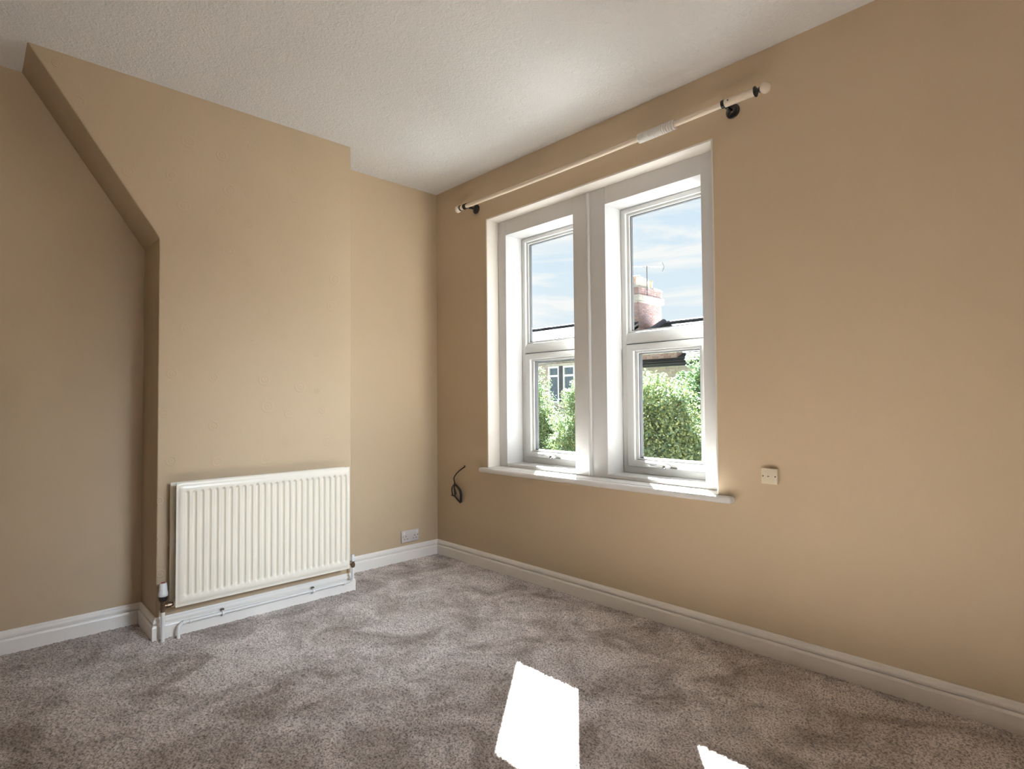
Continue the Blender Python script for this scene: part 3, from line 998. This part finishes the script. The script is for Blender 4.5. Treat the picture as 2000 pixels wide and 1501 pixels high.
def houses():
    # upper house, seen through the window nearest the corner
    y0, yr = 14.0, 18.0
    XB = -9.872
    a = empty('terraced_house', (-14.0, y0, GZ), 'brick terraced house with white windows and the tall brick chimney stack', 'house')
    MB().box(-20, XB, y0 + .06, 22, GZ, 2.62).build('wall', 'mortar', a)
    MB().prism([(y0 + .06, 2.62), (22, 2.62), (yr, 4.40)], lambda p, t: (XB if t else -20, p[0], p[1])).build('gable', 'mortar', a)
    wins = [(-11.84, -11.28, .95, 2.36), (-11.08, -10.50, .95, 2.36), (-14.8, -14.2, .95, 2.36), (-14.0, -13.4, .95, 2.36)]
    m = MB()
    brick_face(m, 'x', y0 + .06, -1, -15.2, XB, .3, 2.5, holes=wins)
    b = m.build('brickwork', 'bricks_buff', a)
    b['kind'] = 'stuff'
    for w_ in wins:
        far_window(a, w_[0], w_[1], y0 + .03, w_[2], w_[3], 1.99)
    for xa, xb in ((-11.92, -10.42), (-14.88, -13.32)):
        MB().box(xa, xb, y0 - .02, y0 + .05, 2.365, 2.46).build('lintel', 'stone_pale', a)
        MB().box(xa, xb, y0 - .05, y0 + .05, .86, .945).build('stone_sill', 'stone_pale', a)
    MB().box(-11.28, -11.08, y0 - .005, y0 + .05, .95, 2.36).build('stone_mullion', 'lead_dark', a)
    MB().box(-14.2, -14.0, y0 - .005, y0 + .05, .95, 2.36).build('stone_mullion', 'lead_dark', a)
    MB().tube([(-20, y0 - .1, 2.575), (XB, y0 - .1, 2.575)], .055, 10).build('gutter', 'gutter_black', a, smooth=True)
    slate_roof(a, -20, XB, y0, 2.62, yr, 4.53, -18.5, XB)

    # lower house, seen through the other window
    c = empty('terraced_house', (-4.0, y0, GZ), 'lower terraced house with brick parapet, right of the chimney stack', 'house')
    MB().box(XB + .13, 4, y0 + .06, 22, GZ, 2.26).build('wall', 'mortar', c)
    MB().prism([(y0 + .06, 2.26), (22, 2.26), (yr, 4.0)], lambda p, t: (4 if t else XB + .13, p[0], p[1])).build('gable', 'mortar', c)
    m = MB()
    brick_face(m, 'x', y0 + .06, -1, -8.6, -2.6, .6, 2.1)
    b = m.build('brickwork', 'bricks_buff', c)
    b['kind'] = 'stuff'
    MB().tube([(XB + .2, y0 - .1, 2.2), (4, y0 - .1, 2.2)], .06, 10).build('gutter', 'gutter_black', c, smooth=True)
    MB().box(-8.7, -5.9, y0 - .07, y0 + .05, 2.12, 2.16).build('fascia', 'lead_dark', c)
    slate_roof(c, XB + .13, 4, y0, 2.26, yr, 4.12, XB + .75, -2.0)
    MB().tube([(XB + .72, y0 - .2, 2.30), (XB + .72, yr, 4.18)], .13, 8).build('verge_flashing', 'lead_dark', c, smooth=True)
    # brick parapet standing above the gutter
    MB().box(-8.3, -6.30, y0 + .03, y0 + .40, 2.24, 2.60).build('parapet', 'mortar', c)
    m = MB()
    brick_face(m, 'x', y0 + .03, -1, -8.3, -6.28, 2.25, 2.60)
    brick_face(m, 'y', -6.30, 1, y0 + .03, y0 + .40, 2.25, 2.60)
    b = m.build('parapet_brickwork', 'bricks_red', c)
    b['kind'] = 'stuff'
    MB().box(-8.36, -6.24, y0 - .04, y0 + .46, 2.60, 2.66).build('coping', 'stone_pale', c, bevel=.01)
    # chimney stack on the party wall
    cx0, cx1, cy0, cy1 = -10.87, -9.87, 17.28, 18.95
    st = MB().box(cx0, cx1, cy0, cy1, 2.6, 5.62).build('chimney_stack', 'mortar', a)
    m = MB()
    brick_face(m, 'x', cy0, -1, cx0 - .02, cx1 + .02, 3.2, 5.06)
    brick_face(m, 'y', cx1, 1, cy0 - .02, cy1 + .02, 3.2, 5.06)
    for k, (z_, e) in enumerate(((5.06, .05), (5.14, .08), (5.22, .08), (5.30, .05), (5.38, .05), (5.46, .05), (5.54, .05))):
        brick_face(m, 'x', cy0 - e + .03, -1, cx0 - e, cx1 + e, z_, z_ + .078)
        brick_face(m, 'y', cx1 + e - .03, 1, cy0 - e, cy1 + e, z_, z_ + .078)
    b = m.build('brickwork', 'bricks_red', st)
    b['kind'] = 'stuff'
    MB().box(cx0 - .11, cx1 + .11, cy0 - .11, cy1 + .11, 5.06, 5.30).build('stone_band', 'stone_pale', st, bevel=.02)
    MB().prism([(cx0 - .07, 5.62), (cx1 + .07, 5.62), (cx1 - .1, 5.74), (cx0 + .1, 5.74)], lambda p, t: (p[0], cy1 + .07 if t else cy0 - .07, p[1])).build('flaunching', 'stone_pale', st)
    for k, (yy, hh, rr, mt) in enumerate(((17.50, .42, .16, 'pot_terracotta'), (17.94, .46, .19, 'pot_buff'), (18.32, .44, .17, 'pot_buff'), (18.72, .40, .16, 'pot_terracotta'))):
        MB().lathe((-10.27, yy, 5.70), (0, 0, 1), [(0, rr), (.05, rr), (.06, rr * .86), (hh - .10, rr * .80), (hh - .09, rr * .98), (hh - .02, rr * .98), (hh, rr * .9), (hh, rr * .65), (hh - .3, rr * .6)], 18).build('chimney_pot', mt, st, smooth=True, angle=35)

    # television aerials strapped to the stack
    def aerial(x, y, zb, zt, ang, ln, lab, n):
        e = empty('tv_aerial', (x, y, zb), lab, 'aerial')
        MB().tube([(x, y, zb), (x, y, zt)], .022, 8).build('mast', 'aerial_metal', e, smooth=True)
        d = Vector((math.cos(ang), math.sin(ang), .03))
        p = Vector((x, y, zt - .04))
        MB().tube([p - d * ln * .45, p + d * ln * .55], .016, 8).build('boom', 'aerial_metal', e, smooth=True)
        s_ = Vector((-math.sin(ang), math.cos(ang), 0))
        for k in range(n):
            q = p + d * ln * (-.42 + .95 * k / (n - 1))
            MB().tube([q - s_ * .17 + Vector((0, 0, .004)), q + s_ * .17], .010, 6).build('dipole_rod', 'aerial_metal', e)
        q = p - d * ln * .46
        MB().tube([q + Vector((0, 0, -.2)), q + d * -.08, q + Vector((0, 0, .2))], .012, 6).build('reflector', 'aerial_metal', e)
        return e
    aerial(-9.82, 17.86, 5.2, 6.55, PI + .75, 1.35, 'larger television aerial pointing off the chimney stack', 8)
    aerial(-10.57, 17.76, 5.2, 6.25, .3, .7, 'smaller television aerial behind the larger one on the chimney', 5)
houses()

def tree(name_label, cx, cy, ztop, rx, ry, rz, mat, seed, n_leaf, group='trees in the gardens opposite', size=.034):
    rng = np.random.default_rng(seed)
    e = empty('garden_tree', (cx, cy, GZ), name_label, 'tree', group)
    zc = ztop - rz
    tr = MB()
    tr.tube([(cx, cy, GZ), (cx + .05, cy, GZ + .8), (cx - .03, cy + .04, zc - rz * .3), (cx, cy, zc + rz * .4)], [.16, .13, .09, .03], 10)
    for k in range(9):
        a, hgt = 2 * PI * k / 9 + rng.uniform(-.3, .3), rng.uniform(-.5, .5)
        p = Vector((cx, cy, zc + rz * hgt - .3))
        q = Vector((cx + rx * .5 * math.cos(a), cy + ry * .5 * math.sin(a), zc + rz * (hgt + .25)))
        tr.tube([p, (p + q) / 2 + Vector((0, 0, .08)), q], [.05, .03, .012], 6)
    tr.build('trunk', 'bark', e, smooth=True)
    # clusters on an uneven crown
    nc = 230
    dirs = rng.normal(size=(nc, 3))
    dirs /= np.linalg.norm(dirs, axis=1)[:, None]
    rad = rng.uniform(.12, 1.0, nc) ** .45 * rng.uniform(.82, 1.0, nc)
    cc = dirs * rad[:, None] * np.array([rx, ry, rz]) + np.array([cx, cy, zc])
    cr = rng.uniform(.16, .34, nc) * min(rx, rz)
    k = rng.integers(0, nc, n_leaf)
    off = rng.normal(size=(n_leaf, 3))
    off /= np.linalg.norm(off, axis=1)[:, None]
    pos = cc[k] + off * (cr[k] * rng.uniform(.55, 1.0, n_leaf))[:, None]
    nn = off * .6 + rng.normal(size=(n_leaf, 3)) * .6 + np.array([0, 0, .5])
    nn /= np.linalg.norm(nn, axis=1)[:, None]
    t_ = np.cross(nn, rng.normal(size=(n_leaf, 3)))
    t_ /= np.linalg.norm(t_, axis=1)[:, None]
    b_ = np.cross(nn, t_)
    sz = rng.uniform(.7, 1.25, n_leaf)[:, None] * size
    droop = nn * sz * .18
    v = np.stack([pos - t_ * sz - droop, pos + b_ * sz * .55 + nn * 0, pos + t_ * sz - droop, pos - b_ * sz * .55], 1).reshape(-1, 3)
    v -= np.array([cx, cy, GZ])
    me = bpy.data.meshes.new('foliage')
    me.vertices.add(len(v))
    me.vertices.foreach_set('co', v.astype(np.float32).ravel())
    me.loops.add(n_leaf * 4)
    me.loops.foreach_set('vertex_index', np.arange(n_leaf * 4, dtype=np.int32))
    me.polygons.add(n_leaf)
    me.polygons.foreach_set('loop_start', np.arange(n_leaf, dtype=np.int32) * 4)
    me.update()
    me.materials.append(MATS[mat])
    o = bpy.data.objects.new('foliage', me)
    COL.objects.link(o)
    o.parent = e
    o['kind'] = 'stuff'

tree('leafy green tree at the left of the corner window, near the house windows', -9.75, 11.0, 1.97, 1.0, 1.0, 2.1, 'leaves_green', 11, 42000)
tree('yellow-green tree rising at the right of the corner window', -6.78, 9.9, 1.62, .98, 0.95, 1.9, 'leaves_green', 12, 42000)
tree('largest sunlit green tree filling the second window below the chimney', -3.05, 7.6, 1.88, 1.08, 1.0, 2.1, 'leaves_green', 13, 52000)
tree('deep green tree behind the largest one, at the edge of the second window', -3.50, 10.3, 2.20, .76, 0.9, 2.0, 'leaves_deep', 14, 40000)
